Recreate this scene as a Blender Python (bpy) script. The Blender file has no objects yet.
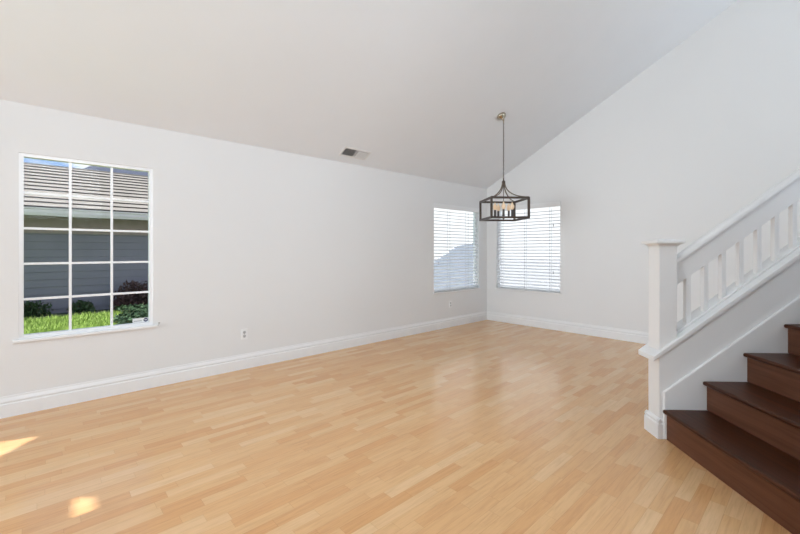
import bpy, bmesh, math, random
from math import sin, cos, tan, atan2, sqrt, pi, radians, exp
from mathutils import Vector, Matrix, Euler

random.seed(7)
S = bpy.context.scene
COL = S.collection

# ------------------------------------------------------------------ camera
CAM_H = 1.28
cam_d = bpy.data.cameras.new('camera')
cam_d.sensor_width = 36.0
cam_d.lens = 391.0 / 800.0 * 36.0
cam_d.shift_y = -16.0 / 800.0
cam_d.clip_start = 0.05
cam_d.clip_end = 300
cam = bpy.data.objects.new('camera', cam_d)
COL.objects.link(cam)
cam.location = (0, 0, CAM_H)
cam.rotation_euler = (pi / 2, 0, radians(47.3) - pi / 2)
S.camera = cam

# ------------------------------------------------------------------ colour management
S.view_settings.view_transform = 'Standard'
S.view_settings.look = 'None'
S.view_settings.gamma = 1.0
S.view_settings.use_curve_mapping = False
S.view_settings.exposure = 0.0

# ------------------------------------------------------------------ sky
wd = bpy.data.worlds.new('sky')
S.world = wd
wd.use_nodes = True
nt = wd.node_tree
nt.nodes.clear()


def mk(nt, typ, **kw):
    n = nt.nodes.new(typ)
    for k, v in kw.items():
        setattr(n, k, v)
    return n


def math_node(nt, op, a, b=None, clamp=False):
    n = nt.nodes.new('ShaderNodeMath')
    n.operation = op
    n.use_clamp = clamp
    for i, v in enumerate((a, b)):
        if v is None:
            continue
        if isinstance(v, (int, float)):
            n.inputs[i].default_value = v
        else:
            nt.links.new(v, n.inputs[i])
    return n.outputs[0]


def ramp(nt, fac, stops, interp='LINEAR'):
    n = nt.nodes.new('ShaderNodeValToRGB')
    n.color_ramp.interpolation = interp
    els = n.color_ramp.elements
    while len(els) < len(stops):
        els.new(0.5)
    for e, (p, c) in zip(els, stops):
        e.position = p
        e.color = (c[0], c[1], c[2], 1) if len(c) == 3 else c
    nt.links.new(fac, n.inputs[0])
    return n.outputs[0]


def mixc(nt, fac, a, b, blend='MIX'):
    n = nt.nodes.new('ShaderNodeMix')
    n.data_type = 'RGBA'
    n.blend_type = blend
    for sock, v in ((n.inputs[0], fac), (n.inputs[6], a), (n.inputs[7], b)):
        if isinstance(v, (int, float)):
            sock.default_value = v
        elif isinstance(v, tuple):
            sock.default_value = (v[0], v[1], v[2], 1)
        else:
            nt.links.new(v, sock)
    return n.outputs[2]


tc = mk(nt, 'ShaderNodeTexCoord')
sp = mk(nt, 'ShaderNodeSeparateXYZ')
nt.links.new(tc.outputs['Generated'], sp.inputs[0])
nz = mk(nt, 'ShaderNodeTexNoise')
nz.inputs['Scale'].default_value = 5.0
nz.inputs['Detail'].default_value = 6.0
mp = mk(nt, 'ShaderNodeMapping')
mp.inputs['Scale'].default_value = (1, 1, 2.6)
nt.links.new(tc.outputs['Generated'], mp.inputs[0])
nt.links.new(mp.outputs[0], nz.inputs['Vector'])
cloud = ramp(nt, nz.outputs[0], [(0.47, (0, 0, 0)), (0.62, (1, 1, 1))])
haze = ramp(nt, sp.outputs[0], [(0.45, (0, 0, 0)), (0.75, (1, 1, 1))])
fac = math_node(nt, 'MAXIMUM', cloud, haze)
colr = mixc(nt, fac, (0.20, 0.42, 0.82), (1.15, 1.16, 1.18))
colr = mixc(nt, haze, colr, (1.16, 1.17, 1.19))
bg = mk(nt, 'ShaderNodeBackground')
nt.links.new(colr, bg.inputs['Color'])
bg.inputs['Strength'].default_value = 1.05
wo = mk(nt, 'ShaderNodeOutputWorld')
nt.links.new(bg.outputs[0], wo.inputs['Surface'])

# ------------------------------------------------------------------ sun and added lamps for daylight from out of view
SUN_DIR = Vector((1.0, 0.02, -0.44)).normalized()
sd = bpy.data.lights.new('sun', 'SUN')
sd.energy = 11.0
sd.angle = radians(0.2)
sd.color = (1.0, 0.965, 0.92)
sun = bpy.data.objects.new('sun', sd)
COL.objects.link(sun)
sun.rotation_euler = SUN_DIR.to_track_quat('-Z', 'Y').to_euler()


def area(name, loc, direction, sx, sy, power, col=(1, 1, 1)):
    d = bpy.data.lights.new(name, 'AREA')
    d.shape = 'RECTANGLE'
    d.size = sx
    d.size_y = sy
    d.energy = power
    d.color = col
    o = bpy.data.objects.new(name, d)
    COL.objects.link(o)
    o.location = loc
    o.rotation_euler = Vector(direction).to_track_quat('-Z', 'Y').to_euler()
    return o


XF, YL = 6.153, 4.278      # inner faces of the far and left walls
XB, YR = -6.0, -3.4        # unseen rear and right walls
# area lamps just inside the unseen walls; narrow rear and right ones added for even brightness
DAY = (0.82, 0.91, 1.0)
area('daylight_rear', (XB + 0.06, 2.3, 1.4), (1, 0, 0.0), 3.6, 2.3, 72, DAY)
rl = area('fill_rear_narrow', (XB + 0.07, 2.3, 1.4), (1, -0.12, 0.0), 3.6, 2.3, 68, DAY)
rl.data.spread = radians(60)
area('daylight_left', (-2.4, YL - 0.06, 1.2), (0, -1, 0.6), 2.0, 2.2, 20, DAY)
area('fill_right_near', (0.0, YR + 0.06, 3.0), (0, 1, 0.42), 2.2, 2.2, 190, DAY)
area('fill_right_far', (4.6, YR + 0.06, 3.0), (0, 1, 0.75), 2.2, 2.2, 92, DAY)
# low lamps added outside the two blind windows to brighten the ceiling corner
area('bounce_fill_far', (XF + 0.75, 3.47, 0.12), (-1, 0, 1.1), 1.6, 0.6, 12, (1, 1, 1))
area('bounce_fill_left', (5.3, YL + 0.75, 0.12), (0, -1, 1.1), 1.6, 0.6, 12, (1, 1, 1))

# ------------------------------------------------------------------ geometry helpers


def tag(o, label=None, cat=None, group=None, kind=None):
    if label:
        o['label'] = label
    if cat:
        o['category'] = cat
    if group:
        o['group'] = group
    if kind:
        o['kind'] = kind
    return o


def link(name, me, mat, parent=None, smooth=False):
    o = bpy.data.objects.new(name, me)
    COL.objects.link(o)
    if mat is not None:
        mats = mat if isinstance(mat, (list, tuple)) else [mat]
        for m in mats:
            me.materials.append(m)
    if parent is not None:
        o.parent = parent
    if smooth:
        for p in me.polygons:
            p.use_smooth = True
    return o


def done(name, bm, mat, parent=None, smooth=False, bevel=0.0, seg=2, autosmooth=False):
    bmesh.ops.remove_doubles(bm, verts=bm.verts, dist=1e-6)
    bmesh.ops.recalc_face_normals(bm, faces=bm.faces)
    me = bpy.data.meshes.new(name)
    bm.to_mesh(me)
    bm.free()
    o = link(name, me, mat, parent, smooth)
    if bevel > 0:
        b = o.modifiers.new('bevel', 'BEVEL')
        b.width = bevel
        b.segments = seg
        b.limit_method = 'ANGLE'
        b.angle_limit = radians(35)
    return o


def add_box(bm, lo, hi, M=None, mi=0):
    (x0, y0, z0), (x1, y1, z1) = lo, hi
    vs = [Vector(p) for p in ((x0, y0, z0), (x1, y0, z0), (x1, y1, z0), (x0, y1, z0),
                              (x0, y0, z1), (x1, y0, z1), (x1, y1, z1), (x0, y1, z1))]
    if M is not None:
        vs = [M @ v for v in vs]
    v = [bm.verts.new(p) for p in vs]
    for f in ((0, 3, 2, 1), (4, 5, 6, 7), (0, 1, 5, 4), (1, 2, 6, 5), (2, 3, 7, 6), (3, 0, 4, 7)):
        fc = bm.faces.new([v[i] for i in f])
        fc.material_index = mi


def box(name, lo, hi, mat, parent=None, M=None, bevel=0.0, seg=2):
    bm = bmesh.new()
    add_box(bm, lo, hi, M)
    return done(name, bm, mat, parent, bevel=bevel, seg=seg)


def add_prism(bm, pts, fn, a, b, mi=0):
    """pts: outline (u, v); fn(u, v, w) -> 3D; extruded over w in [a, b]."""
    A = [bm.verts.new(fn(u, v, a)) for u, v in pts]
    B = [bm.verts.new(fn(u, v, b)) for u, v in pts]
    n = len(pts)
    fs = [bm.faces.new(A), bm.faces.new(B[::-1])]
    for i in range(n):
        j = (i + 1) % n
        fs.append(bm.faces.new((A[i], B[i], B[j], A[j])))
    for f in fs:
        f.material_index = mi


def prism(name, pts, fn, a, b, mat, parent=None, bevel=0.0, seg=2):
    bm = bmesh.new()
    add_prism(bm, pts, fn, a, b)
    return done(name, bm, mat, parent, bevel=bevel, seg=seg)


def add_tube(bm, path, r, n=10, closed=False, cap=True):
    path = [Vector(p) for p in path]
    m = len(path)
    rr = r if isinstance(r, (list, tuple)) else [r] * m
    rings = []
    up = None
    for i, p in enumerate(path):
        if closed:
            t = path[(i + 1) % m] - path[i - 1]
        else:
            t = path[min(i + 1, m - 1)] - path[max(i - 1, 0)]
        t.normalize()
        if up is None:
            up = Vector((0, 0, 1)) if abs(t.z) < 0.9 else Vector((1, 0, 0))
        up = (up - t * up.dot(t))
        if up.length < 1e-5:
            up = t.orthogonal()
        up.normalize()
        sd_ = t.cross(up)
        rings.append([bm.verts.new(p + (up * cos(2 * pi * k / n) + sd_ * sin(2 * pi * k / n)) * rr[i]) for k in range(n)])
    for i in range(m if closed else m - 1):
        a, b = rings[i], rings[(i + 1) % m]
        for k in range(n):
            bm.faces.new((a[k], a[(k + 1) % n], b[(k + 1) % n], b[k]))
    if cap and not closed:
        bm.faces.new(rings[0][::-1])
        bm.faces.new(rings[-1])


def add_lathe(bm, prof, n=24, M=None):
    """prof: (r, z) list from bottom to top."""
    rings = []
    for r, z in prof:
        ring = []
        for k in range(n):
            p = Vector((r * cos(2 * pi * k / n), r * sin(2 * pi * k / n), z))
            ring.append(bm.verts.new(M @ p if M is not None else p))
        rings.append(ring)
    for a, b in zip(rings, rings[1:]):
        for k in range(n):
            bm.faces.new((a[k], a[(k + 1) % n], b[(k + 1) % n], b[k]))
    bm.faces.new(rings[0][::-1])
    bm.faces.new(rings[-1])


def sheet(name, outline, holes, fn, thick, mat, parent=None):
    """flat wall with holes: outline and holes are (u, v) loops; fn(u, v, w) -> 3D with w in [0, thick]."""
    cu = bpy.data.curves.new('outline', 'CURVE')
    cu.dimensions = '2D'
    cu.fill_mode = 'BOTH'
    cu.extrude = 0.5
    for loop in [outline] + list(holes):
        s = cu.splines.new('POLY')
        s.points.add(len(loop) - 1)
        for p, (u, v) in zip(s.points, loop):
            p.co = (u, v, 0, 1)
        s.use_cyclic_u = True
    co = bpy.data.objects.new('outline', cu)
    COL.objects.link(co)
    dg = bpy.context.evaluated_depsgraph_get()
    me = bpy.data.meshes.new_from_object(co.evaluated_get(dg))
    bpy.data.objects.remove(co)
    bpy.data.curves.remove(cu)
    bm = bmesh.new()
    bm.from_mesh(me)
    bpy.data.meshes.remove(me)
    for v in bm.verts:
        v.co = fn(v.co.x, v.co.y, (v.co.z + 0.5) * thick)
    for f in bm.faces:
        f.smooth = False
        f.material_index = 0
    return done(name, bm, mat, parent)


def empty(name, loc=(0, 0, 0), rz=0.0):
    o = bpy.data.objects.new(name, None)
    COL.objects.link(o)
    o.location = loc
    o.rotation_euler = (0, 0, rz)
    o.empty_display_size = 0.1
    return o


# ------------------------------------------------------------------ materials


def pbr(name, col, rough=0.5, metal=0.0, spec=0.5, var=0.0, vscale=3.0, bump=0.0, bscale=80.0, **kw):
    m = bpy.data.materials.new(name)
    m.use_nodes = True
    t = m.node_tree
    b = t.nodes['Principled BSDF']
    b.inputs['Base Color'].default_value = (*col, 1)
    b.inputs['Roughness'].default_value = rough
    b.inputs['Metallic'].default_value = metal
    b.inputs['Specular IOR Level'].default_value = spec
    for k, v in kw.items():
        b.inputs[k].default_value = v
    if var > 0 or bump > 0:
        co = mk(t, 'ShaderNodeTexCoord')
    if var > 0:
        n = mk(t, 'ShaderNodeTexNoise')
        n.inputs['Scale'].default_value = vscale
        n.inputs['Detail'].default_value = 4
        t.links.new(co.outputs['Object'], n.inputs['Vector'])
        lo = tuple(max(0, c * (1 - var)) for c in col)
        hi = tuple(min(1, c * (1 + var)) for c in col)
        t.links.new(ramp(t, n.outputs[0], [(0.3, lo), (0.7, hi)]), b.inputs['Base Color'])
    if bump > 0:
        n = mk(t, 'ShaderNodeTexNoise')
        n.inputs['Scale'].default_value = bscale
        n.inputs['Detail'].default_value = 3
        t.links.new(co.outputs['Object'], n.inputs['Vector'])
        bp = mk(t, 'ShaderNodeBump')
        bp.inputs['Strength'].default_value = bump
        bp.inputs['Distance'].default_value = 0.002
        t.links.new(n.outputs[0], bp.inputs['Height'])
        t.links.new(bp.outputs[0], b.inputs['Normal'])
    return m


M_WALL = pbr('wall_paint', (0.81, 0.803, 0.79), 0.75, spec=0.25, var=0.006, vscale=1.5, bump=0.08, bscale=140)
M_CEIL = pbr('ceiling_paint', (0.842, 0.868, 0.895), 0.9, spec=0.15, var=0.006, bump=0.12, bscale=90)
M_TRIM = pbr('white_trim_enamel', (0.86, 0.855, 0.845), 0.38, spec=0.45, var=0.005)
M_VINYL = pbr('white_vinyl', (0.93, 0.93, 0.93), 0.3, spec=0.5, var=0.004)
M_PLATE = pbr('outlet_plastic', (0.88, 0.88, 0.87), 0.3, var=0.004)
M_RECEP = pbr('outlet_receptacle', (0.52, 0.52, 0.51), 0.35, var=0.004)
M_SLOT = pbr('outlet_slot', (0.06, 0.06, 0.06), 0.6, var=0.02)
M_BRONZE = pbr('dark_bronze', (0.085, 0.062, 0.048), 0.42, metal=0.55, var=0.25, vscale=40)
M_ARM = pbr('brushed_bronze', (0.20, 0.16, 0.125), 0.35, metal=0.8, var=0.15, vscale=40)
M_NICKEL = pbr('antique_nickel', (0.46, 0.40, 0.31), 0.25, metal=1.0, var=0.1, vscale=40)
M_CANDLE = pbr('candle_sleeve', (0.055, 0.048, 0.045), 0.45, var=0.1, vscale=40)
M_BULB = pbr('amber_bulb', (0.84, 0.68, 0.50), 0.25, spec=0.5, var=0.04, vscale=20)
M_BULB.node_tree.nodes['Principled BSDF'].inputs['Emission Color'].default_value = (1.0, 0.62, 0.32, 1)
M_BULB.node_tree.nodes['Principled BSDF'].inputs['Emission Strength'].default_value = 0.16
M_VENT = pbr('vent_enamel', (0.80, 0.795, 0.785), 0.45, var=0.01)
M_DUCT = pbr('duct_dark', (0.045, 0.042, 0.04), 0.8, var=0.1)
M_STICK = pbr('sticker_white', (0.78, 0.80, 0.80), 0.4, var=0.02)
M_STBLUE = pbr('sticker_navy', (0.02, 0.03, 0.10), 0.4, var=0.05)
M_STGREY = pbr('sticker_grey', (0.35, 0.37, 0.38), 0.4, var=0.05)
M_CORD = pbr('cord_grey', (0.42, 0.42, 0.42), 0.7, var=0.05)
M_RAIL = pbr('blind_bottom_rail', (0.70, 0.70, 0.70), 0.5, var=0.02)
M_STEEL = pbr('hook_steel', (0.45, 0.42, 0.39), 0.35, metal=0.9, var=0.05)

# blind slats: painted faux wood, a little light passes through
M_SLAT = pbr('blind_slat', (0.86, 0.865, 0.87), 0.45, spec=0.4, var=0.01, vscale=6)
t = M_SLAT.node_tree
pb = t.nodes['Principled BSDF']
tr = mk(t, 'ShaderNodeBsdfTranslucent')
tr.inputs['Color'].default_value = (0.85, 0.86, 0.88, 1)
mx = mk(t, 'ShaderNodeMixShader')
mx.inputs[0].default_value = 0.12
t.links.new(pb.outputs[0], mx.inputs[1])
t.links.new(tr.outputs[0], mx.inputs[2])
t.links.new(mx.outputs[0], t.nodes['Material Output'].inputs['Surface'])

# window glass: clear with a fresnel reflection
M_GLASS = bpy.data.materials.new('window_glass')
M_GLASS.use_nodes = True
t = M_GLASS.node_tree
t.nodes.clear()
gl = mk(t, 'ShaderNodeBsdfGlossy')
gl.inputs['Roughness'].default_value = 0.01
tp = mk(t, 'ShaderNodeBsdfTransparent')
tp.inputs['Color'].default_value = (0.97, 0.98, 0.98, 1)
lw = mk(t, 'ShaderNodeLayerWeight')
fr5 = math_node(t, 'POWER', lw.outputs['Facing'], 5.0)
frs = math_node(t, 'ADD', math_node(t, 'MULTIPLY', fr5, 0.9), 0.003)
mx = mk(t, 'ShaderNodeMixShader')
t.links.new(frs, mx.inputs[0])
t.links.new(tp.outputs[0], mx.inputs[1])
t.links.new(gl.outputs[0], mx.inputs[2])
mo = mk(t, 'ShaderNodeOutputMaterial')
t.links.new(mx.outputs[0], mo.inputs['Surface'])


def floor_material():
    m = bpy.data.materials.new('maple_laminate')
    m.use_nodes = True
    t = m.node_tree
    b = t.nodes['Principled BSDF']
    co = mk(t, 'ShaderNodeTexCoord')
    s = mk(t, 'ShaderNodeSeparateXYZ')
    t.links.new(co.outputs['Object'], s.inputs[0])
    W, L = 0.066, 0.41
    v = math_node(t, 'DIVIDE', s.outputs[1], W)
    row = math_node(t, 'FLOOR', v)
    vf = math_node(t, 'FRACT', v)
    wn = mk(t, 'ShaderNodeTexWhiteNoise', noise_dimensions='1D')
    t.links.new(row, wn.inputs['W'])
    u0 = math_node(t, 'DIVIDE', s.outputs[0], L)
    u = math_node(t, 'ADD', u0, math_node(t, 'MULTIPLY', wn.outputs['Value'], 7.0))
    idx = math_node(t, 'FLOOR', u)
    uf = math_node(t, 'FRACT', u)
    cv = mk(t, 'ShaderNodeCombineXYZ')
    t.links.new(idx, cv.inputs[0])
    t.links.new(row, cv.inputs[1])
    w2 = mk(t, 'ShaderNodeTexWhiteNoise', noise_dimensions='2D')
    t.links.new(cv.outputs[0], w2.inputs['Vector'])
    base = ramp(t, w2.outputs['Value'], [(0.0, (0.700, 0.372, 0.155)), (0.35, (0.745, 0.432, 0.200)), (0.7, (0.768, 0.465, 0.226)), (1.0, (0.805, 0.525, 0.282))])
    # grain: noise stretched along the strips, shifted per strip
    sh = mk(t, 'ShaderNodeVectorMath', operation='MULTIPLY_ADD')
    t.links.new(w2.outputs['Color'], sh.inputs[0])
    sh.inputs[1].default_value = (13, 7, 3)
    t.links.new(co.outputs['Object'], sh.inputs[2])
    mp = mk(t, 'ShaderNodeMapping')
    mp.inputs['Scale'].default_value = (3.0, 42.0, 1.0)
    t.links.new(sh.outputs[0], mp.inputs[0])
    g = mk(t, 'ShaderNodeTexNoise')
    g.inputs['Scale'].default_value = 1.6
    g.inputs['Detail'].default_value = 7
    g.inputs['Roughness'].default_value = 0.62
    g.inputs['Distortion'].default_value = 0.6
    t.links.new(mp.outputs[0], g.inputs['Vector'])
    gr = ramp(t, g.outputs[0], [(0.28, (0.86, 0.82, 0.78)), (0.55, (1, 1, 1)), (0.8, (1.05, 1.05, 1.05))])
    c1 = mixc(t, 1.0, base, gr, 'MULTIPLY')
    # seams
    e = math_node(t, 'MINIMUM', vf, math_node(t, 'SUBTRACT', 1.0, vf))
    e2 = math_node(t, 'MULTIPLY', math_node(t, 'MINIMUM', uf, math_node(t, 'SUBTRACT', 1.0, uf)), L / W)
    em = math_node(t, 'MINIMUM', e, e2)
    sf = ramp(t, em, [(0.0, (0.80, 0.74, 0.68)), (0.022, (1, 1, 1))])
    c2 = mixc(t, 1.0, c1, sf, 'MULTIPLY')
    t.links.new(c2, b.inputs['Base Color'])
    b.inputs['Roughness'].default_value = 0.27
    b.inputs['Specular IOR Level'].default_value = 0.42
    rr = ramp(t, g.outputs[0], [(0.2, (0.21, 0.21, 0.21)), (0.8, (0.16, 0.16, 0.16))])
    t.links.new(rr, b.inputs['Roughness'])
    bp = mk(t, 'ShaderNodeBump')
    bp.inputs['Strength'].default_value = 0.05
    bp.inputs['Distance'].default_value = 0.001
    t.links.new(em, bp.inputs['Height'])
    return m


def wood_dark(name, c0, c1, rough, axis):
    m = bpy.data.materials.new(name)
    m.use_nodes = True
    t = m.node_tree
    b = t.nodes['Principled BSDF']
    co = mk(t, 'ShaderNodeTexCoord')
    mp = mk(t, 'ShaderNodeMapping')
    sc = [38.0, 38.0, 38.0]
    sc[axis] = 1.8
    mp.inputs['Scale'].default_value = sc
    t.links.new(co.outputs['Object'], mp.inputs[0])
    n = mk(t, 'ShaderNodeTexNoise')
    n.inputs['Scale'].default_value = 1.0
    n.inputs['Detail'].default_value = 6
    n.inputs['Distortion'].default_value = 0.8
    t.links.new(mp.outputs[0], n.inputs['Vector'])
    t.links.new(ramp(t, n.outputs[0], [(0.3, c0), (0.7, c1)]), b.inputs['Base Color'])
    b.inputs['Roughness'].default_value = rough
    b.inputs['Specular IOR Level'].default_value = 0.28
    return m


M_FLOOR = floor_material()
M_TREAD = wood_dark('mahogany_tread', (0.034, 0.009, 0.003), (0.085, 0.024, 0.007), 0.40, 1)
M_RISER = wood_dark('mahogany_riser', (0.105, 0.038, 0.018), (0.165, 0.066, 0.034), 0.48, 1)

# exterior
M_SIDING = pbr('grey_lap_siding', (0.222, 0.205, 0.24), 0.7, var=0.05, vscale=2)
M_FRIEZE = pbr('taupe_frieze', (0.33, 0.255, 0.235), 0.7, var=0.10, vscale=5)
M_GUTTER = pbr('pale_blue_gutter', (0.70, 0.62, 0.64), 0.5, var=0.02)
M_TILE = pbr('pale_roof_tile', (0.345, 0.305, 0.26), 0.85, var=0.12, vscale=3)
M_TILEEND = pbr('shadowed_tile_butt', (0.05, 0.045, 0.042), 0.9, var=0.1)  # near-black colour paints the shadow line at each tile course
M_LAWN = pbr('lawn_soil', (0.16, 0.30, 0.035), 0.9, var=0.3, vscale=9)
M_GRASS = pbr('grass_blade', (0.24, 0.35, 0.062), 0.7, var=0.25, vscale=5)
M_PAVE = pbr('pale_concrete', (0.50, 0.49, 0.48), 0.85, var=0.05, vscale=2)
M_FENCE = pbr('blue_grey_fence', (0.62, 0.65, 0.69), 0.7, var=0.06, vscale=3)
M_LEAF = pbr('dark_green_leaf', (0.030, 0.060, 0.018), 0.6, var=0.35, vscale=6)
M_LEAF2 = pbr('maroon_leaf', (0.075, 0.035, 0.030), 0.6, var=0.35, vscale=6)
M_LAWNSHADE = pbr('lawn_shade_leaf', (0.035, 0.075, 0.028), 0.7, var=0.35, vscale=6)  # dark green painted as the tone of lawn in shade
M_STEM = pbr('shrub_stem', (0.06, 0.045, 0.03), 0.8, var=0.2)
M_SLATE = pbr('slate_blue_roof', (0.10, 0.11, 0.15), 0.8, var=0.1, vscale=2)
M_SOIL = pbr('dark_soil', (0.05, 0.05, 0.052), 0.95, var=0.3, vscale=7)

# ------------------------------------------------------------------ room shell

T = 0.115                  # wall thickness
ZC, SL = 2.441, 0.5157     # plate height and ceiling pitch
YRIDGE = YR - 0.02


def ceil_z(y):
    if y >= YRIDGE:
        return ZC + SL * (YL - y)
    return ZC + SL * (YL - YRIDGE) - SL * (YRIDGE - y)


fl = box('floor', (XB - T, YR - T, -0.12), (XF + T, YL + T, 0.0), M_FLOOR)
tag(fl, kind='structure')

WIN1 = (-0.118, 0.787, 0.585, 2.055)       # x0, x1, z0, z1 on the left wall
WIN2 = (4.695, 5.918, 0.605, 2.045)        # blind window on the left wall
WIN3 = (2.872, 4.062, 0.605, 2.065)        # y0, y1, z0, z1 blind window on the far wall


def rect(a, b, c, d):
    return [(a, c), (b, c), (b, d), (a, d)]


w = sheet('wall_left', rect(XB - T, XF + T, -0.12, ZC + 0.02), [rect(*WIN1), rect(*WIN2), rect(-3.4, -1.0, 0.02, 2.1)],
          lambda u, v, w: Vector((u, YL + w, v)), T, M_WALL)
tag(w, kind='structure')

gable = [(YL, -0.12), (YL, ZC + 0.03), (YRIDGE, ceil_z(YRIDGE) + 0.03), (YR, ceil_z(YR) + 0.03), (YR, -0.12)]
w = sheet('wall_far', gable, [rect(*WIN3)], lambda u, v, w: Vector((XF + w, u, v)), T, M_WALL)
tag(w, kind='structure')


# rear wall, behind the camera: one small opening, and two holes shaped to lay sun patches on the floor
def back_hit(x, y):
    tt = (x - XB) / SUN_DIR.x
    return (y - SUN_DIR.y * tt, -SUN_DIR.z * tt)


slip1 = [back_hit(*p) for p in ((0.131, 2.645), (0.211, 2.575), (0.214, 2.446), (0.121, 2.447))]
slip2 = [back_hit(*p) for p in ((0.002, 3.680), (-0.34, 3.795), (-0.34, 3.280))]
w = sheet('wall_rear', gable, [rect(2.9, 3.5, 1.1, 1.9), slip1, slip2],
          lambda u, v, w: Vector((XB - w, u, v)), 0.008, M_WALL)
tag(w, kind='structure')
w = sheet('wall_right', rect(XB - T, XF + T, -0.12, ceil_z(YR) + 0.05), [rect(-1.1, 1.1, 1.9, 4.1), rect(3.5, 5.7, 1.9, 4.1)],  # high openings invented to go with the added right lamps
          lambda u, v, w: Vector((u, YR - w, v)), T, M_WALL)
tag(w, kind='structure')

ctop = 0.22
pts = [(YL + T + 0.45, ZC - SL * (T + 0.45)), (YRIDGE, ceil_z(YRIDGE)), (YR - T, ceil_z(YR - T)),
       (YR - T, ceil_z(YR - T) + ctop), (YRIDGE, ceil_z(YRIDGE) + ctop), (YL + T + 0.45, ZC - SL * (T + 0.45) + ctop)]
pts[0] = (YL + T, ZC - SL * T)
pts[5] = (YL + T, ZC - SL * T + ctop)
c = prism('ceiling', pts, lambda u, v, w: Vector((w, u, v)), XB - T, XF + T, M_CEIL)
tag(c, kind='structure')

# baseboards: tall board with a stepped, rounded head
BASE = [(0, 0), (0.018, 0), (0.018, 0.098), (0.011, 0.106), (0.011, 0.112), (0.0155, 0.116), (0.0155, 0.124), (0.011, 0.138), (0.007, 0.147), (0.006, 0.160), (0, 0.160)]
b = prism('baseboard_left', BASE, lambda u, v, w: Vector((w, YL - u, v)), XB, XF, M_TRIM)
tag(b, kind='structure')
b = prism('baseboard_far', BASE, lambda u, v, w: Vector((XF - u, w, v)), YR, YL - 0.001, M_TRIM)
tag(b, kind='structure')

# ------------------------------------------------------------------ window with divided panes on the left wall


def window(name, x0, x1, z0, z1, fn, fw, y_in, depth, cols, rows, mb, sill_out, sill_ext, mull=0.0):
    """fn(u, w, v): along the wall, outward from its inner face, up."""
    root = empty(name)
    tag(root, kind='structure')

    def bar(bm, a, b, c, d, w0, w1):
        add_prism(bm, rect(a, b, c, d), lambda u, v, w: fn(u, w, v), w0, w1)
    bm = bmesh.new()
    bar(bm, x0, x0 + fw, z0, z1, y_in, y_in + depth)
    bar(bm, x1 - fw, x1, z0, z1, y_in, y_in + depth)
    bar(bm, x0 + fw, x1 - fw, z0, z0 + fw, y_in, y_in + depth)
    bar(bm, x0 + fw, x1 - fw, z1 - fw, z1, y_in, y_in + depth)
    done('window_frame', bm, M_VINYL, root)
    ix0, ix1, iz0, iz1 = x0 + fw, x1 - fw, z0 + fw, z1 - fw
    ym = y_in + depth * 0.5
    if mull:
        bm = bmesh.new()
        xm = (x0 + x1) / 2
        bar(bm, xm - mull / 2, xm + mull / 2, iz0, iz1, y_in, y_in + depth)
        done('meeting_stile', bm, M_VINYL, root)
    if cols > 1:
        bm = bmesh.new()
        for i in range(1, cols):
            xm = ix0 + (ix1 - ix0) * i / cols
            bar(bm, xm - mb / 2, xm + mb / 2, iz0, iz1, ym - 0.010, ym + 0.010)
        for j in range(1, rows):
            zm = iz0 + (iz1 - iz0) * j / rows
            bar(bm, ix0, ix1, zm - mb / 2, zm + mb / 2, ym - 0.009, ym + 0.009)
        done('muntin_grid', bm, M_VINYL, root)
    bm = bmesh.new()
    bar(bm, ix0, ix1, iz0, iz1, ym - 0.003, ym + 0.003)
    done('pane', bm, M_GLASS, root)
    # sill board lapping over the wall
    bm = bmesh.new()
    bar(bm, x0 - sill_ext, x1 + sill_ext, z0 - 0.022, z0 + 0.001, -sill_out, 0.0)
    bar(bm, x0, x1, z0 - 0.021, z0 + 0.001, -0.001, y_in)
    done('window_sill', bm, M_TRIM, root, bevel=0.004)
    return root


LW = lambda u, w, v: Vector((u, YL + w, v))
FW = lambda u, w, v: Vector((XF + w, u, v))
window('window_1', *WIN1, LW, 0.027, 0.012, 0.06, 3, 5, 0.018, 0.028, 0.035)
window('window_2', *WIN2, LW, 0.024, 0.066, 0.048, 1, 1, 0.02, 0.022, 0.02)
window('window_3', *WIN3, FW, 0.024, 0.066, 0.048, 1, 1, 0.02, 0.022, 0.02)

# ------------------------------------------------------------------ blinds


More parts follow.
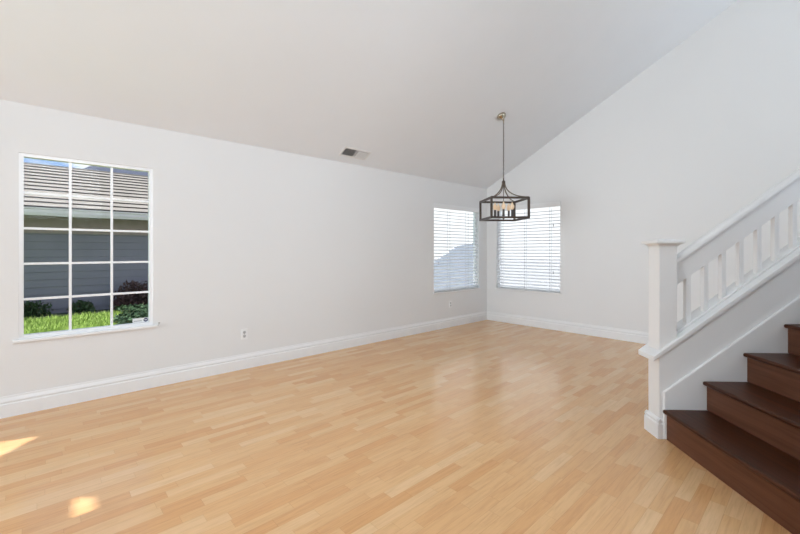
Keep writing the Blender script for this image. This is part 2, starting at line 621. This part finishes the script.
def blind(x0, x1, z0, z1, fn, label, cords, tassels, ladders):
    root = empty('window_blind', fn((x0 + x1) / 2, 0.04, z0))
    tag(root, label, 'blind')
    inv = root.location.copy()

    def F(u, w, v):
        return fn(u, w, v) - inv

    def slab(name, a, b, c, d, w0, w1, mat, bevel=0.0, parent=root):
        bm = bmesh.new()
        add_prism(bm, rect(a, b, c, d), lambda u, v, w: F(u, w, v), w0, w1)
        return done(name, bm, mat, parent, bevel=bevel)
    slab('valance', x0 - 0.012, x1 + 0.012, z1 - 0.068, z1 + 0.012, -0.022, -0.008, M_TRIM, 0.003)
    slab('head_rail', x0 + 0.006, x1 - 0.006, z1 - 0.055, z1 - 0.006, 0.008, 0.058, M_VINYL)
    pitch = 0.0535
    zs = z0 + 0.048
    first = None
    k = 0
    while zs < z1 - 0.075:
        if first is None:
            bm = bmesh.new()
            n = 6
            prof = []
            for i in range(n + 1):
                a = i / n
                prof.append((0.008 + 0.050 * a, 0.0016 + 0.0022 * sin(pi * a) + 0.016 * (a - 0.5)))
            low = [(w_, h_ - 0.0032) for w_, h_ in prof[::-1]]
            add_prism(bm, prof + low, lambda u, v, w: F(w, u, v + zs), x0 + 0.008, x1 - 0.008)
            first = done('slat', bm, M_SLAT, root)
        else:
            s2 = first.copy()
            COL.objects.link(s2)
            s2.parent = root
            s2.location = (0, 0, pitch * k)
        k += 1
        zs += pitch
    slab('bottom_rail', x0 + 0.008, x1 - 0.008, z0 + 0.008, z0 + 0.022, 0.006, 0.060, M_RAIL, 0.003)
    for u in ladders:
        bm = bmesh.new()
        add_tube(bm, [F(u, 0.005, z0 + 0.02), F(u, 0.005, z1 - 0.07)], 0.0026, 6)
        add_tube(bm, [F(u, 0.061, z0 + 0.02), F(u, 0.061, z1 - 0.07)], 0.0026, 6)
        done('ladder_cord', bm, M_CORD, root)
    for u, zt in tassels:
        bm = bmesh.new()
        add_tube(bm, [F(u, -0.004, zt + 0.02), F(u, -0.004, z1 - 0.06)], 0.0009, 6)
        lc = done('lift_cord', bm, M_VINYL, root)
        bm = bmesh.new()
        add_lathe(bm, [(0.003, 0.045), (0.006, 0.035), (0.0085, 0.0), (0.006, -0.003)], 10, Matrix.Translation(F(u, -0.004, zt - 0.02)))
        done('tassel', bm, M_CORD, lc)
    return root


blind(*WIN2, LW, 'white slatted blind on the left wall window, nearest the corner', None,
      [(4.80, 1.08)], [5.10, 5.60])
blind(*WIN3, FW, 'white slatted blind on the far wall window, behind the lantern chandelier', None,
      [(2.985, 1.70), (2.985, 0.93)], [3.95, 3.50, 3.05])

# ------------------------------------------------------------------ stair, turned 45 degrees to the room
Q = sqrt(0.5)


def ST(s, n, z):
    """s: along the climb, n: across it, z: up."""
    return Vector((Q * (n + s), Q * (n - s), z))


RIS, GO, KS = 0.195, 0.2635, 0.735
KR = 0.722                # pitch of the hand rail
NK = 2.745                 # near face of the stair wall and newel
NW = 2.870                 # its far face
S0 = 1.666                 # newel front
NB = 1.00                  # open side of the flight, beyond the frame
NSTEP = 8
SEND = S0 + 0.06 + GO * NSTEP + 0.35


def zcap(s):               # underside of the sloping cap on the stair wall
    return 0.545 + KS * (s - 1.637)


# knee wall under the railing
pts = [(S0, 0.0), (SEND, 0.0), (SEND, zcap(SEND)), (S0, zcap(S0))]
w = prism('wall_stair', pts, lambda u, v, w: ST(u, w, v), NK, NW, M_TRIM)
tag(w, kind='structure')

# base trim wrapping the foot of the wall end and its far side
bm = bmesh.new()
bt = [(0, 0), (0.020, 0), (0.020, 0.098), (0.0125, 0.106), (0.0125, 0.112), (0.016, 0.116), (0.016, 0.122), (0.006, 0.136), (0, 0.137)]
add_prism(bm, bt, lambda u, v, w: ST(S0 - u, w, v), NK - 0.015, NW + 0.019)
add_prism(bm, bt, lambda u, v, w: ST(w, NW + u, v), S0 - 0.019, SEND)
add_prism(bm, [(p[0] * 0.8, p[1]) for p in bt], lambda u, v, w: ST(w, NK - u, v), S0 - 0.019, S0 + 0.031)
b = done('baseboard_stair', bm, M_TRIM)
tag(b, kind='structure')

stair = empty('staircase', ST(1.7, 2.0, 0))
tag(stair, 'dark mahogany staircase climbing beside the white railing', 'staircase')
SI = Matrix.Translation(-stair.location)
stair.rotation_euler = (0, 0, 0)
rotS = Matrix.Rotation(radians(-45), 4, 'Z')     # local x runs with the climb


def stair_part(name, mat, build, bevel=0.0, seg=3):
    """parts keep their own axes along the climb so that wood grain follows them."""
    bm = bmesh.new()
    build(bm)
    o = done(name, bm, mat, stair, bevel=bevel, seg=seg)
    o.location = (0, 0, 0)
    o.rotation_euler = (0, 0, radians(-45))
    return o


def SLc(s, n, z):          # local coordinates of a stair part: x along s, y along n
    return Vector((s - 1.7, n - 2.0, z))


NSK = NK - 0.022           # face of the skirt board
for k in range(NSTEP):
    rs = 1.702 + GO * k
    zt = RIS * (k + 1) + 0.012
    stair_part('riser', M_RISER, lambda bm: add_box(bm, SLc(rs, NB, RIS * k + 0.012 if k else 0.0), SLc(rs + 0.018, NSK, zt - 0.027)))
    stair_part('tread', M_TREAD, lambda bm: add_box(bm, SLc(rs - 0.032, NB, zt - 0.027), SLc(rs + GO + 0.016, NSK, zt)), bevel=0.0115, seg=4)
# skirt board with a bevelled sloping head
zs0 = 0.330
pts = [(1.685, 0.0), (SEND, 0.0), (SEND, zs0 + KS * (SEND - 1.697)), (1.685, zs0 - KS * 0.012)]
stair_part('skirt_board', M_TRIM, lambda bm: add_prism(bm, pts, lambda u, v, w: SLc(u, w, v), NSK, NK), bevel=0.007, seg=2)

rail = empty('stair_railing', ST(S0 + 0.06, (NK + NW) / 2, zcap(S0)))
tag(rail, 'white painted stair railing with square newel post and balusters', 'railing')
RI = rail.location.copy()
R_ = lambda s, n, z: ST(s, n, z) - RI
NC = (NK + NW) / 2
S1 = 1.784
# newel post
newel = prism('newel_post', [(S0, zcap(S0) + 0.02), (S1, zcap(S1) + 0.02), (S1, 1.317), (S0, 1.317)], lambda u, v, w: R_(u, w, v), NK, NW, M_TRIM, rail, bevel=0.003)
bm = bmesh.new()


def ring_prof(bm, prof, top):
    """square mouldings: prof is (outset, z) from bottom to top."""
    rings = []
    for o_, z in prof:
        rings.append([bm.verts.new(R_(s, n, z)) for s, n in ((S0 - o_, NK - o_), (S1 + o_, NK - o_), (S1 + o_, NW + o_), (S0 - o_, NW + o_))])
    for a, b_ in zip(rings, rings[1:]):
        for k in range(4):
            bm.faces.new((a[k], a[(k + 1) % 4], b_[(k + 1) % 4], b_[k]))
    bm.faces.new(rings[0][::-1])
    if top is None:
        bm.faces.new(rings[-1])
    else:
        p = bm.verts.new(top)
        for k in range(4):
            bm.faces.new((rings[-1][k], rings[-1][(k + 1) % 4], p))


ring_prof(bm, [(-0.02, 1.311), (0.0045, 1.311), (0.007, 1.317), (0.012, 1.324), (0.022, 1.329), (0.026, 1.332), (0.034, 1.332), (0.035, 1.341), (0.032, 1.353)],
          R_((S0 + S1) / 2, NC, 1.366))
done('newel_cap', bm, M_TRIM, newel)
# sloping cap board on the stair wall (runs past the newel to the wall end)
CN0, CN1 = NK - 0.022, NW + 0.040
cs = S0 - 0.050


def slope_bar(name, s0, s1, z_at, n0, n1, h, parent=rail, bevel=0.004):
    pts = [(s0, z_at(s0)), (s1, z_at(s1)), (s1, z_at(s1) + h), (s0, z_at(s0) + h)]
    return prism(name, pts, lambda u, v, w: R_(u, w, v), n0, n1, M_TRIM, parent, bevel=bevel)


slope_bar('cap_board', cs, SEND, zcap, CN0, CN1, 0.034)
bm = bmesh.new()
zz = lambda s: zcap(s) - 0.016
for n0, n1 in ((NK - 0.010, NK - 0.0005), (NW + 0.0005, NW + 0.014)):
    pts = [(S0 - 0.010, zz(S0 - 0.010)), (SEND, zz(SEND)), (SEND, zz(SEND) + 0.0165), (S0 - 0.010, zz(S0 - 0.010) + 0.0165)]
    add_prism(bm, pts, lambda u, v, w: R_(u, w, v), n0, n1)
done('cap_moulding', bm, M_TRIM, rail)
# base fillet under the balusters
NBc = 2.812
slope_bar('base_fillet', S1 - 0.001, SEND, lambda s: zcap(s) + 0.033, NBc - 0.029, NBc + 0.029, 0.018)
# hand rail and the deep board below it
ztop = lambda s: 1.248 + KR * (s - 1.826)


def rail_prof():
    return [(-0.024, -0.062), (0.024, -0.062), (0.024, -0.052), (0.033, -0.046), (0.036, -0.032), (0.034, -0.014), (0.027, -0.004), (0.012, 0.0),
            (-0.012, 0.0), (-0.027, -0.004), (-0.034, -0.014), (-0.036, -0.032), (-0.033, -0.046), (-0.024, -0.052)]


bm = bmesh.new()
A = [bm.verts.new(R_(S1 - 0.001, NBc + a, ztop(S1) + h)) for a, h in rail_prof()]
B = [bm.verts.new(R_(SEND, NBc + a, ztop(SEND) + h)) for a, h in rail_prof()]
bm.faces.new(A)
bm.faces.new(B[::-1])
for i in range(len(A)):
    j = (i + 1) % len(A)
    bm.faces.new((A[i], B[i], B[j], A[j]))
done('handrail', bm, M_TRIM, rail)
slope_bar('frieze_board', S1 - 0.001, SEND, lambda s: ztop(s) - 0.197, NBc - 0.018, NBc + 0.018, 0.137, bevel=0.002)
# balusters
k = 0
first = None
while True:
    sb = 1.880 + 0.1185 * k
    if sb > SEND - 0.05:
        break
    if first is None:
        za, zb = zcap(sb) + 0.045, ztop(sb) - 0.160
        pts = [(sb, za), (sb + 0.031, za + KS * 0.031), (sb + 0.031, zb + KS * 0.031), (sb, zb)]
        first = prism('baluster', pts, lambda u, v, w: R_(u, w, v), NBc - 0.016, NBc + 0.016, M_TRIM, rail, bevel=0.002)
    else:
        o = first.copy()
        COL.objects.link(o)
        o.parent = rail
        o.location = ST(0.1185 * k, 0, 0.1185 * k * KS)
    k += 1

w = box('wall_light_block', (-1.62, YR, 0.0), (-1.50, 1.75, ceil_z(1.75)), M_WALL)  # unseen wall added to keep rear light off the railing
tag(w, kind='structure')
# unseen side wall of the flight, beyond the right edge of the picture, sized to shade the railing
w = prism('wall_flight_shade', [(1.56, 0.0), (SEND, 0.0), (SEND, 5.2), (1.56, 5.2)], lambda u, v, w: ST(u, w, v), NB - 0.12, NB - 0.001, M_WALL)
tag(w, kind='structure')

# ------------------------------------------------------------------ lantern chandelier
CHX, CHY = 4.602, 2.928
CZ = ceil_z(CHY)
ch = empty('chandelier', (CHX, CHY, 1.71), radians(52))
tag(ch, 'square open lantern chandelier in dark bronze hanging on a chain from the sloped ceiling', 'chandelier')
Z0 = 1.71
HB, TB = -0.010, 0.270        # box bottom and top, local
HW, BT = 0.259, 0.0128     # half width, bar half thickness
bm = bmesh.new()
for z in (HB + BT, TB - BT):
    for sgn in (-1, 1):
        add_box(bm, (-HW, sgn * (HW - BT) - BT, z - BT), (HW, sgn * (HW - BT) + BT, z + BT))
        add_box(bm, (sgn * (HW - BT) - BT, -HW + 2 * BT, z - BT), (sgn * (HW - BT) + BT, HW - 2 * BT, z + BT))
for sx in (-1, 1):
    for sy in (-1, 1):
        add_box(bm, (sx * (HW - BT) - BT, sy * (HW - BT) - BT, HB + 2 * BT), (sx * (HW - BT) + BT, sy * (HW - BT) + BT, TB - 2 * BT))
done('lantern_frame', bm, M_BRONZE, ch, bevel=0.0015)
ZH = 0.505                 # hub height, local
for sx in (-1, 1):
    for sy in (-1, 1):
        bm = bmesh.new()
        path = []
        for i in range(15):
            a = i / 14
            r = 0.012 + (HW - BT - 0.012) * (0.05 * a + 0.95 * a ** 2.1)
            z = ZH - 0.01 - (ZH - 0.01 - TB) * (1 - (1 - a) ** 1.55)
            path.append((sx * r, sy * r, z))
        add_tube(bm, path, 0.0075, 8)
        done('support_arm', bm, M_ARM, ch, smooth=True)
bm = bmesh.new()
add_lathe(bm, [(0.008, 0.475), (0.020, 0.482), (0.024, 0.500), (0.020, 0.512), (0.010, 0.520), (0.007, 0.540), (0.011, 0.548), (0.004, 0.556)], 16)
done('hub', bm, M_BRONZE, ch, smooth=True)
bm = bmesh.new()
add_tube(bm, [(0, 0, 0.478), (0, 0, 0.02)], 0.0048, 8)
done('stem', bm, M_ARM, ch, smooth=True)
bm = bmesh.new()
add_lathe(bm, [(0.004, -0.004), (0.014, 0.006), (0.020, 0.024), (0.012, 0.036), (0.006, 0.046)], 16)
done('finial', bm, M_BRONZE, ch, smooth=True)
# ring of five candle lights, one of them towards the near side
near = atan2(-CHY, -CHX) - radians(52)
for k in range(5):
    a = near + 2 * pi * k / 5
    px, py = 0.117 * cos(a), 0.117 * sin(a)
    bm = bmesh.new()
    add_tube(bm, [(0.012 * cos(a), 0.012 * sin(a), 0.028), (0.05 * cos(a), 0.05 * sin(a), 0.019), (0.09 * cos(a), 0.09 * sin(a), 0.018), (px, py, 0.024), (px, py, 0.034)], 0.0045, 8)
    arm = done('candle_arm', bm, M_BRONZE, ch, smooth=True)
    bm = bmesh.new()
    Mx = Matrix.Translation((px, py, 0))
    add_lathe(bm, [(0.006, 0.030), (0.018, 0.034), (0.020, 0.040), (0.0145, 0.043), (0.0145, 0.118), (0.012, 0.121)], 14, Mx)
    done('candle_sleeve', bm, M_CANDLE, arm, smooth=False)
    bm = bmesh.new()
    prof = [(0.011, 0.120), (0.013, 0.126), (0.023, 0.136), (0.027, 0.154), (0.027, 0.176), (0.017, 0.190), (0.011, 0.206), (0.005, 0.219), (0.0015, 0.226)]
    add_lathe(bm, prof, 16, Mx)
    done('bulb', bm, M_BULB, arm, smooth=True)
# canopy on the slope, its loop and the chain
nrm = Vector((0, -SL, -1)).normalized()
nl = Matrix.Rotation(-radians(52), 3, 'Z') @ nrm
COFF = -nrm.y * 0.082       # the canopy sits a little up the wall side, so that its tip hangs over the lantern
loc_top = Matrix.Rotation(-radians(52), 3, 'Z') @ Vector((0, COFF, ceil_z(CHY + COFF) - Z0))

Mr = Matrix.Rotation(-radians(52), 4, 'Z') @ nrm.to_track_quat('Z', 'Y').to_matrix().to_4x4()
bm = bmesh.new()
add_lathe(bm, [(0.061, -0.001), (0.063, 0.010), (0.057, 0.028), (0.043, 0.044), (0.025, 0.056), (0.018, 0.068), (0.015, 0.082), (0.005, 0.088)], 28, Matrix.Translation(loc_top) @ Mr)
cpy = done('canopy', bm, M_NICKEL, ch, smooth=True)
bm = bmesh.new()
ctr = loc_top + nl * 0.082 + Vector((0, 0, -0.020))
add_tube(bm, [ctr + Vector((0.015 * cos(2 * pi * i / 16), 0, 0.020 * sin(2 * pi * i / 16))) for i in range(16)], 0.004, 8, closed=True)
done('canopy_loop', bm, M_NICKEL, cpy, smooth=True)
bm = bmesh.new()
za, zb = 0.553, ctr.z - 0.016
nlk = 27
stp = (zb - za) / nlk
cx0 = loc_top + nl * 0.082
for i in range(nlk):
    zc = za + stp * (i + 0.5)
    f = (i + 0.5) / nlk
    off = Vector((cx0.x, cx0.y, 0)) * f
    ring = []
    for j in range(12):
        a = 2 * pi * j / 12
        lx, lz = 0.0062 * cos(a), stp * 0.66 * sin(a)
        ring.append(off + (Vector((lx, 0, zc + lz)) if i % 2 else Vector((0, lx, zc + lz))))
    add_tube(bm, ring, 0.0027, 6, closed=True)
done('chain', bm, M_BRONZE, ch, smooth=True)

# ------------------------------------------------------------------ ceiling register
sv = Vector((0, -1, SL)).normalized()          # up the slope
cn = Vector((0, -SL, -1)).normalized()         # out of the ceiling, into the room
V0 = Vector((2.990, 4.090, ceil_z(4.090)))
reg = empty('ceiling_vent', V0)
tag(reg, 'small white supply vent in the sloped ceiling with dark louvres', 'vent')
VF = lambda u, v, w: Vector((1, 0, 0)) * u + sv * v + cn * w
x0, x1, y0, y1 = -0.205, 0.205, -0.085, 0.085
bm = bmesh.new()
fb = 0.022
for a, b_, c_, d_ in ((x0, x1, y0, y0 + fb), (x0, x1, y1 - fb, y1), (x0, x0 + fb, y0 + fb, y1 - fb), (x1 - fb, x1, y0 + fb, y1 - fb), (-0.006, 0.006, y0 + fb, y1 - fb)):
    add_prism(bm, rect(a, b_, c_, d_), lambda u, v, w: VF(u, v, w), 0.0, 0.008)
done('vent_frame', bm, M_VENT, reg)
bm = bmesh.new()
add_prism(bm, rect(x0 + fb, x1 - fb, y0 + fb, y1 - fb), lambda u, v, w: VF(u, v, w), 0.0002, 0.0012)
done('duct_opening', bm, M_DUCT, reg)
nv = 7
for side in (-1, 1):
    for i in range(nv):
        uc = side * (0.014 + (x1 - fb - 0.014) * (i + 0.5) / nv)
        bm = bmesh.new()
        ang = radians(62) if side > 0 else radians(-38)
        du, dw = 0.0085 * cos(ang), 0.0085 * sin(ang)
        tx, tw = -sin(ang) * 0.0006, cos(ang) * 0.0006
        pts = [(uc - du - tx, 0.0095 - dw - tw), (uc + du - tx, 0.0095 + dw - tw), (uc + du + tx, 0.0095 + dw + tw), (uc - du + tx, 0.0095 - dw + tw)]
        add_prism(bm, pts, lambda u, v, w: VF(u, w, v), y0 + fb, y1 - fb)
        done('louvre', bm, M_VENT, reg)

# ------------------------------------------------------------------ wall outlets


def outlet(x, z, label, dy=0.0):
    r = empty('wall_outlet', (x, YL, z))
    tag(r, label, 'outlet')
    box('cover_plate', (-0.036, -0.006, -0.058), (0.036, 0.0, 0.058), M_PLATE, r, bevel=0.003)
    for s in (-1, 1):
        bm = bmesh.new()
        M_ = Matrix.Translation((0, -0.006, s * 0.0205)) @ Matrix.Rotation(pi / 2, 4, 'X')
        add_lathe(bm, [(0.0165, 0.0), (0.0165, 0.0022), (0.0155, 0.003)], 20, M_)
        f = done('receptacle', bm, M_RECEP, r)
        bm = bmesh.new()
        add_box(bm, (-0.008, -0.0096, s * 0.0205 - 0.002), (-0.0055, -0.0088, s * 0.0205 + 0.008))
        add_box(bm, (0.0055, -0.0096, s * 0.0205 - 0.001), (0.008, -0.0088, s * 0.0205 + 0.007))
        add_box(bm, (-0.0025, -0.0096, s * 0.0205 - 0.010), (0.0025, -0.0088, s * 0.0205 - 0.005))
        done('slot', bm, M_SLOT, f)
    bm = bmesh.new()
    add_lathe(bm, [(0.0035, 0), (0.003, 0.0015)], 10, Matrix.Translation((0, -0.006, 0)) @ Matrix.Rotation(pi / 2, 4, 'X'))
    done('screw', bm, M_STEEL, r)


outlet(1.640, 0.375, 'white wall outlet on the left wall beside the divided pane window')
outlet(5.105, 0.380, 'white wall outlet under the blind near the room corner')

# alarm sticker on the lower right pane of the divided window
st = box('window_sticker', (0.0, -0.0006, 0.0), (0.126, 0.0, 0.042), M_STICK)
st.location = (0.632, YL + 0.0385, 0.614)
tag(st, 'small white alarm sticker with navy disc on the lower right window pane', 'sticker')
bm = bmesh.new()
Mx = Matrix.Translation((0.103, -0.0006, 0.021)) @ Matrix.Rotation(pi / 2, 4, 'X')
add_lathe(bm, [(0.018, 0.0), (0.018, 0.0006)], 24, Mx)
em = done('emblem', bm, M_STBLUE, st)
box('emblem_bar', (0.093, -0.0018, 0.0175), (0.113, -0.0012, 0.0245), M_STICK, em)
bm = bmesh.new()
add_box(bm, (0.008, -0.0012, 0.013), (0.072, -0.0006, 0.019))
done('print_line', bm, M_STGREY, st)

# little cord hook on the wall at the end of the sill
hk = empty('cord_hook', (0.815, YL, 0.585))
tag(hk, 'tiny metal cord hook on the wall at the right end of the window sill', 'hook')
bm = bmesh.new()
add_lathe(bm, [(0.008, 0), (0.008, 0.003), (0.004, 0.005)], 14, Matrix.Translation((0.022, 0, 0.012)) @ Matrix.Rotation(pi / 2, 4, 'X'))
done('mounting_plate', bm, M_STEEL, hk)
bm = bmesh.new()
add_tube(bm, [(0.022, -0.003, 0.012), (0.022, -0.020, 0.010), (0.014, -0.026, 0.002), (0.004, -0.026, -0.008), (-0.002, -0.022, -0.014)], [0.003, 0.003, 0.003, 0.003, 0.005], 8)
done('hook_arm', bm, M_STEEL, hk, smooth=True)

# ------------------------------------------------------------------ outside
ZG = -0.25
g = box('lawn', (-30, YL + T + 0.001, ZG - 0.3), (4.2, 40, ZG), M_LAWN)
tag(g, kind='structure')
g = box('concrete_ground', (9.0, -40, ZG - 0.3), (70, 60, ZG), M_PAVE)
tag(g, kind='structure')
g = box('side_yard', (XF + T + 0.001, -40, ZG - 0.3), (9.0, YL + T + 0.001, ZG), M_PAVE)
tag(g, kind='structure')
g = box('side_bounce_path', (4.2, YL + T + 0.001, ZG - 0.3), (9.0, 40, ZG), M_PAVE)  # concrete put here to bounce neutral light into the blind window
tag(g, kind='structure')

# grass blades on the part of the lawn seen through the window
vs, fs = [], []
rg = random.Random(3)
for i in range(15000):
    y = rg.uniform(8.6, 11.95)
    x = rg.uniform(-1.2, 0.24 * y)
    h = rg.uniform(0.05, 0.11)
    a = rg.uniform(0, 2 * pi)
    lx, ly = rg.uniform(-0.05, 0.05), rg.uniform(-0.05, 0.05)
    wd_ = 0.007
    n0 = len(vs)
    vs += [(x - wd_ * cos(a), y - wd_ * sin(a), ZG), (x + wd_ * cos(a), y + wd_ * sin(a), ZG), (x + lx, y + ly, ZG + h)]
    fs.append((n0, n0 + 1, n0 + 2))
me = bpy.data.meshes.new('grass')
me.from_pydata(vs, [], fs)
gr = link('grass', me, M_GRASS)
tag(gr, 'bright green grass of the lawn seen through the divided window', 'grass', kind='stuff')

# neighbouring house
YN = 12.55
nh = empty('neighbour_house', (0, YN, ZG))
tag(nh, 'single storey grey house with pale tiled roof across the lawn', 'house')
H = lambda x, y, z: Vector((x, y - YN, z - ZG))
# lap siding: one stepped board profile
prof = [(0.25, ZG - 0.05)]
z = ZG - 0.05
while z < 2.0:
    prof += [(-0.018, z), (-0.004, z + 0.178), ]
    z += 0.18
prof += [(0.25, z)]
prism('siding_wall', prof, lambda u, v, w: H(w, YN + u, v), -9.0, 6.3, M_SIDING, nh)
box('frieze_board', (-9.0, -0.05, 1.70 - ZG), (6.3, 0.1, 2.15 - ZG), M_FRIEZE, nh)
EY, EZ = YN - 0.55, 2.10
# soffit, fascia and gutter
box('soffit', (-9.4, EY - YN, EZ - 0.005 - ZG), (6.7, 0.1, EZ + 0.02 - ZG), M_FRIEZE, nh)
gp = [(EY - 0.005, EZ - 0.02), (EY - 0.075, EZ - 0.02), (EY - 0.10, EZ + 0.05), (EY - 0.10, EZ + 0.11), (EY - 0.12, EZ + 0.13), (EY - 0.12, EZ + 0.155), (EY - 0.005, EZ + 0.155)]
prism('gutter', gp, lambda u, v, w: H(w, u, v), -9.4, 6.7, M_GUTTER, nh)
# tiled roof: overlapping courses
RS = 0.40
rdir = Vector((0, 1, RS)).normalized()
rn = Vector((0, -RS, 1)).normalized()
bm = bmesh.new()
p0 = Vector((0, EY - 0.08, EZ + 0.15))
CL = 0.355
for i in range(12):
    a = p0 + rdir * (CL * i)
    b_ = p0 + rdir * (CL * (i + 1) + 0.03)
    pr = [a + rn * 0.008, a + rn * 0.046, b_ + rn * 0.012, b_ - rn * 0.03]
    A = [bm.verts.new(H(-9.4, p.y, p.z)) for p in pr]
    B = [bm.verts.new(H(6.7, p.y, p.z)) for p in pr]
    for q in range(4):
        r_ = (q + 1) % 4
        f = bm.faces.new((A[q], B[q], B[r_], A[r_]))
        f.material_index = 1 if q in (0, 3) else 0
    bm.faces.new(A)
    bm.faces.new(B[::-1])
me = bpy.data.meshes.new('tile_roof')
bmesh.ops.recalc_face_normals(bm, faces=bm.faces)
bm.to_mesh(me)
bm.free()
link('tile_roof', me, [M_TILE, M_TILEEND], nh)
pt = p0 + rdir * (CL * 12)
box('ridge_cap', (-9.4, pt.y - YN - 0.10, pt.z - ZG - 0.05), (6.7, pt.y - YN + 0.12, pt.z - ZG + 0.03), M_TILE, nh)
# rear slope, so that the roof is whole
bm = bmesh.new()
add_prism(bm, [(pt.y, pt.z), (pt.y + 4.3, EZ + 0.15), (pt.y + 4.3, EZ), (YN, EZ), (pt.y, pt.z - 0.25)], lambda u, v, w: H(w, u, v), -9.3, 6.6)
done('rear_slope', bm, M_TILE, nh)

# farther house whose slate roof shows above the tiled one
fh = empty('distant_house', (6.0, 27.0, ZG))
tag(fh, 'distant house with slate blue roof rising above the tiled ridge', 'house')
box('house_wall', (-5.5, 0.0, 0.0), (7.5, 7.0, 4.6), M_SIDING, fh)
bm = bmesh.new()
b0 = [bm.verts.new(p) for p in ((-6, -0.5, 4.6), (8, -0.5, 4.6), (8, 7.5, 4.6), (-6, 7.5, 4.6))]
t0 = [bm.verts.new(p) for p in ((-3.3, 3.5, 7.05), (4.5, 3.5, 7.05))]
bm.faces.new(b0[::-1])
bm.faces.new((b0[0], b0[1], t0[1], t0[0]))
bm.faces.new((b0[1], b0[2], t0[1]))
bm.faces.new((b0[2], b0[3], t0[0], t0[1]))
bm.faces.new((b0[3], b0[0], t0[0]))
done('hip_roof', bm, M_SLATE, fh)

# planting bed and shrubs along the neighbour's wall
g = box('soil_bed', (-9, 11.95, ZG - 0.1), (6.3, YN - 0.03, ZG + 0.03), M_SOIL)
tag(g, kind='structure')


def shrub(name, x, y, rx, ry, h, mat, label, n, seed, leaf=0.06):
    r = random.Random(seed)
    root = empty(name, (x, y, ZG + 0.02))
    tag(root, label, 'shrub', 'shrubs along the grey house')
    vs, fs = [], []
    for i in range(n):
        while True:
            a = Vector((r.uniform(-1, 1), r.uniform(-1, 1), r.uniform(0, 1)))
            if 0.35 < a.length < 1:
                break
        bumpy = 0.85 + 0.2 * sin(5 * a.x + seed) * cos(4 * a.y + 2 * a.z)
        c = Vector((a.x * rx * bumpy, a.y * ry * bumpy, 0.03 + a.z * h * bumpy))
        e = Euler((r.uniform(0, 6), r.uniform(0, 6), r.uniform(0, 6))).to_matrix()
        L_ = leaf * r.uniform(0.6, 1.3)
        q = [Vector((-L_, 0, 0)), Vector((0, -L_ * 0.4, 0.1 * L_)), Vector((L_, 0, 0)), Vector((0, L_ * 0.4, 0.1 * L_))]
        n0 = len(vs)
        vs += [tuple(c + e @ p) for p in q]
        fs.append((n0, n0 + 1, n0 + 2, n0 + 3))
    me = bpy.data.meshes.new('foliage')
    me.from_pydata(vs, [], fs)
    link('foliage', me, mat, root)
    bm = bmesh.new()
    for k in range(5):
        a = 2 * pi * k / 5
        add_tube(bm, [(0, 0, 0.0), (0.3 * rx * cos(a), 0.3 * ry * sin(a), 0.4 * h), (0.6 * rx * cos(a), 0.6 * ry * sin(a), 0.8 * h)], [0.02, 0.014, 0.006], 6)
    done('stem', bm, M_STEM, root)


shrub('shrub', -0.35, 12.22, 0.72, 0.20, 0.42, M_LEAF, 'low dark green shrub at the left foot of the grey house', 900, 1)
shrub('shrub', 0.76, 12.22, 0.30, 0.20, 0.30, M_LEAF, 'lowest dark shrub by the grey house, behind the middle panes', 700, 2)
shrub('shrub', 1.85, 12.24, 0.68, 0.20, 0.76, M_LEAF2, 'tallest, reddish brown shrub against the grey house', 1300, 3)
vs, fs = [], []  # scattered leaves stand in for the shaded part of the lawn
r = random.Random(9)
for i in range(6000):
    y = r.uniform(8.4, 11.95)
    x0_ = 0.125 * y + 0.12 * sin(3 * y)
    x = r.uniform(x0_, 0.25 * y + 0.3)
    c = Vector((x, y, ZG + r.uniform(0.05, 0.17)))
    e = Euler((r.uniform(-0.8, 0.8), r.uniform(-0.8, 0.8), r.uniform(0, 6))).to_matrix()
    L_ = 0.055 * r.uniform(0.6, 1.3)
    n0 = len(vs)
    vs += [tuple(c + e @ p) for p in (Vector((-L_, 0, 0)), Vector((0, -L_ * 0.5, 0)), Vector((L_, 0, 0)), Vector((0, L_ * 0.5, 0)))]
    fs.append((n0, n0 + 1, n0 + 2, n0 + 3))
me = bpy.data.meshes.new('lawn_shade_patch')
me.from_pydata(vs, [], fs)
o = link('lawn_shade_patch', me, M_LAWNSHADE)
tag(o, 'dark green leaves standing in for shade on the lawn behind the lower right pane', 'ground cover', kind='stuff')

# blue grey board fence seen through the blind by the corner
fe = empty('board_fence', (10.5, 8.5, ZG))
tag(fe, 'blue grey board fence outside the blind window by the corner', 'fence')
bm = bmesh.new()
x = 9.2
while x < 12.3:
    if x < 10.35:
        zt = 0.92 + (1.42 - 0.92) * (x - 9.2) / 1.15
    else:
        zt = 1.44 + 0.17 * min(1, (x - 10.35) / 1.3)
    add_box(bm, (x - 10.5, -0.012, 0.02), (x + 0.132 - 10.5, 0.012, zt - ZG))
    x += 0.14
done('fence_board', bm, M_FENCE, fe)
bm = bmesh.new()
add_box(bm, (-1.3, 0.012, 0.25), (1.9, 0.06, 0.34))
add_box(bm, (-1.3, 0.012, 0.85), (1.9, 0.06, 0.94))
done('fence_rail', bm, M_FENCE, fe)
for x in (-1.2, 0.3, 1.75):
    box('fence_post', (x, 0.06, 0.0), (x + 0.09, 0.15, 1.1), M_FENCE, fe)
